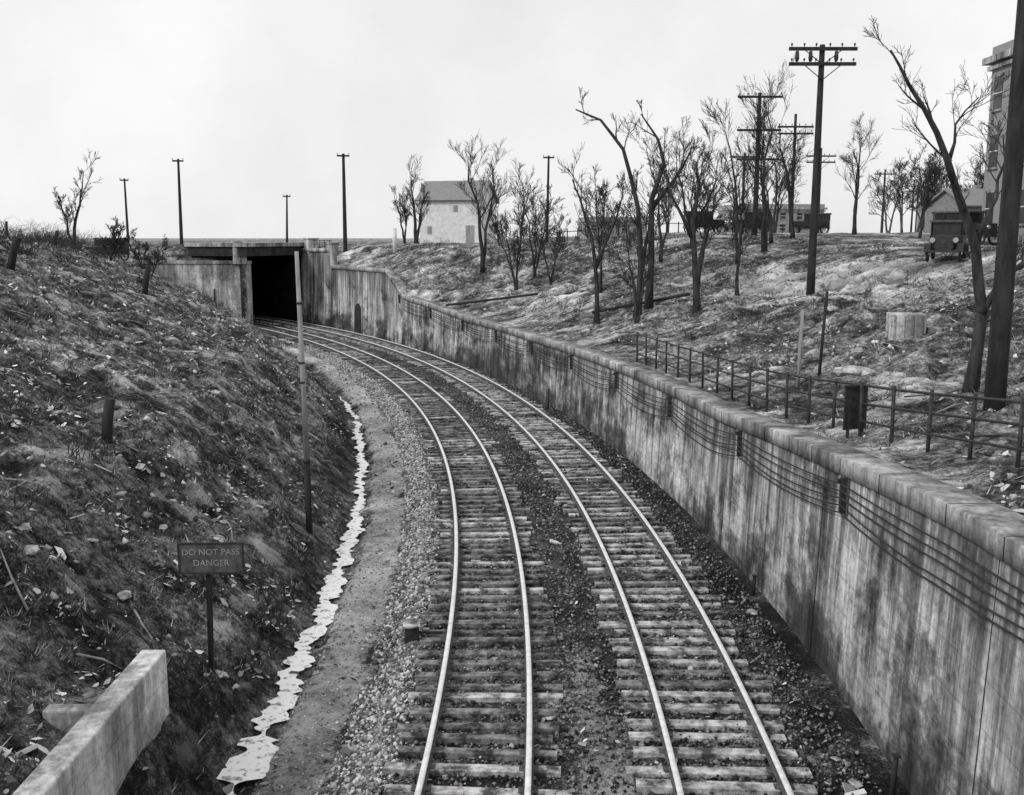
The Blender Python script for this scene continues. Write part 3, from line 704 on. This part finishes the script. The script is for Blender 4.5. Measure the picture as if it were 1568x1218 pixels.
def stones(name,n,Rr,Tr,sz,lo,hi,pw=1.5,fn=None,lift=0):
    X,Y,R_,T=samp(n,Rr,Tr,pw)
    if fn is not None:
        k=fn(X,Y,R_,T);X=X[k];Y=Y[k];n=len(X)
    Z=terrain(X,Y)+.005+lift*rs.rand(n)
    s=sz*(.5+rs.rand(n)**2*1.3);base=np.array([[1,0,0],[0,1,0],[-1,0,0],[0,-1,0],[0,0,.8],[0,0,-.8]],float)
    V=base[None]*s[:,None,None]*(.7+.6*rs.rand(n,6,1));V=V+rs.randn(n,6,3)*s[:,None,None]*.18
    a=rs.rand(n)*6.283;c_,s_=np.cos(a)[:,None],np.sin(a)[:,None];x=V[:,:,0]*c_-V[:,:,1]*s_;y=V[:,:,0]*s_+V[:,:,1]*c_
    V=np.stack([x+X[:,None],y+Y[:,None],V[:,:,2]+Z[:,None]],2)
    f=np.array([[0,1,4],[1,2,4],[2,3,4],[3,0,4],[1,0,5],[2,1,5],[3,2,5],[0,3,5]])
    F=(np.arange(n)[:,None,None]*6+f[None]).reshape(-1,3);c=lo+(hi-lo)*rs.rand(n)**1.8
    np_mesh(name,V.reshape(-1,3),F,M['stones'],np.repeat(c,6))
stones('ballast_stones',24000,(117.8,118.8),(-4,28),.033,.08,.7)
stones('ballast_stones',50000,(118.6,125.7),(-4,20),.028,.015,.32,lift=.03)
stones('ballast_stones',6000,(116.6,117.8),(-4,24),.02,.1,.6)
stones('scattered_stones',5000,(105,116),(-4,22),.055,.06,.75,1.5,lambda X,Y,R_,T:fbm(X/1.3,Y/1.3,3,61)>.08)
stones('scattered_stones',4500,(127,142),(-2,25),.06,.15,.75,1.3,lambda X,Y,R_,T:fbm(X/1.6,Y/1.6,3,62)>.08)
def brush(n,Rr,Tr,seed,name='dry_brush',h=.7):
    r=random.Random(seed);mb=MB()
    for i in range(n):
        R_=r.uniform(*Rr);T=r.uniform(*Tr);p=P(R_,T)
        if T>float(thp(R_))-.5: continue
        z=hz(p.x,p.y);hh=h*r.uniform(.4,1.3)
        for k in range(r.randint(5,11)):
            d=Vector((r.gauss(0,.5),r.gauss(0,.5),1)).normalized();q=Vector((p.x+r.gauss(0,.15),p.y+r.gauss(0,.15),z-.05))
            m_=q+d*hh*.55+Vector((r.gauss(0,.05),r.gauss(0,.05),0));e_=q+d*hh+Vector((r.gauss(0,.18),r.gauss(0,.18),r.gauss(0,.1)))*hh
            mb.tube([q,m_,e_],[.012,.009,.005],3,M['bark'],cap=False)
            for w in range(3):
                u=m_.lerp(e_,r.random());mb.tube([u,u+Vector((r.gauss(0,.2),r.gauss(0,.2),r.uniform(.05,.25)))*hh],[.007,.004],3,M['bark'],cap=False)
    mb.build(name)
brush(130,(104,115.4),(-2,33),5,h=.4);brush(130,(98,104),(12,34),6,h=.9);brush(170,(129,146),(3,32),7,h=.6);brush(60,(114.6,115.9),(-2,25),8,h=.3)
brush(110,(96,106),(26,37),9,h=1.3);brush(40,(112,118),(26,33),10,h=.7)
# ---------------------------------------------------------------- world, sun, camera
sd=Vector((.68,.42,-.58)).normalized()
w=bpy.data.worlds.new('World');S.world=w;w.use_nodes=True;nt=w.node_tree;bg=nt.nodes['Background']
sky=nt.nodes.new('ShaderNodeTexSky');sky.sky_type='NISHITA';sky.sun_disc=False
sky.sun_elevation=math.asin(-sd.z);sky.sun_rotation=math.atan2(-sd.x,-sd.y)
sky.air_density=1.0;sky.dust_density=4
bw=nt.nodes.new('ShaderNodeRGBToBW');nt.links.new(sky.outputs[0],bw.inputs[0])
tc=nt.nodes.new('ShaderNodeTexCoord');cn=noi(nt,tc.outputs['Generated'],2.6,8,.6)
mp=nt.nodes.new('ShaderNodeMapRange');nt.links.new(cn,mp.inputs[0]);mp.inputs[1].default_value=.3;mp.inputs[2].default_value=.7;mp.inputs[3].default_value=6.6;mp.inputs[4].default_value=8.3
fin=mix(nt,.87,bw.outputs[0],mp.outputs[0])
nt.links.new(fin,bg.inputs['Color']);bg.inputs['Strength'].default_value=.13
su=bpy.data.lights.new('sun','SUN');su.energy=1.5;su.angle=math.radians(10);su.color=(1,1,1)
so=link(bpy.data.objects.new('sun',su));so.rotation_euler=sd.to_track_quat('-Z','Y').to_euler()
cam=bpy.data.cameras.new('camera');co=link(bpy.data.objects.new('camera',cam));co.location=(0,0,7.5);co.rotation_euler=(math.radians(80.8),0,0)
cam.sensor_width=36;cam.lens=34.58;cam.clip_end=9000;S.camera=co
S.view_settings.view_transform='Standard';S.view_settings.look='None';S.view_settings.exposure=0;S.view_settings.gamma=1
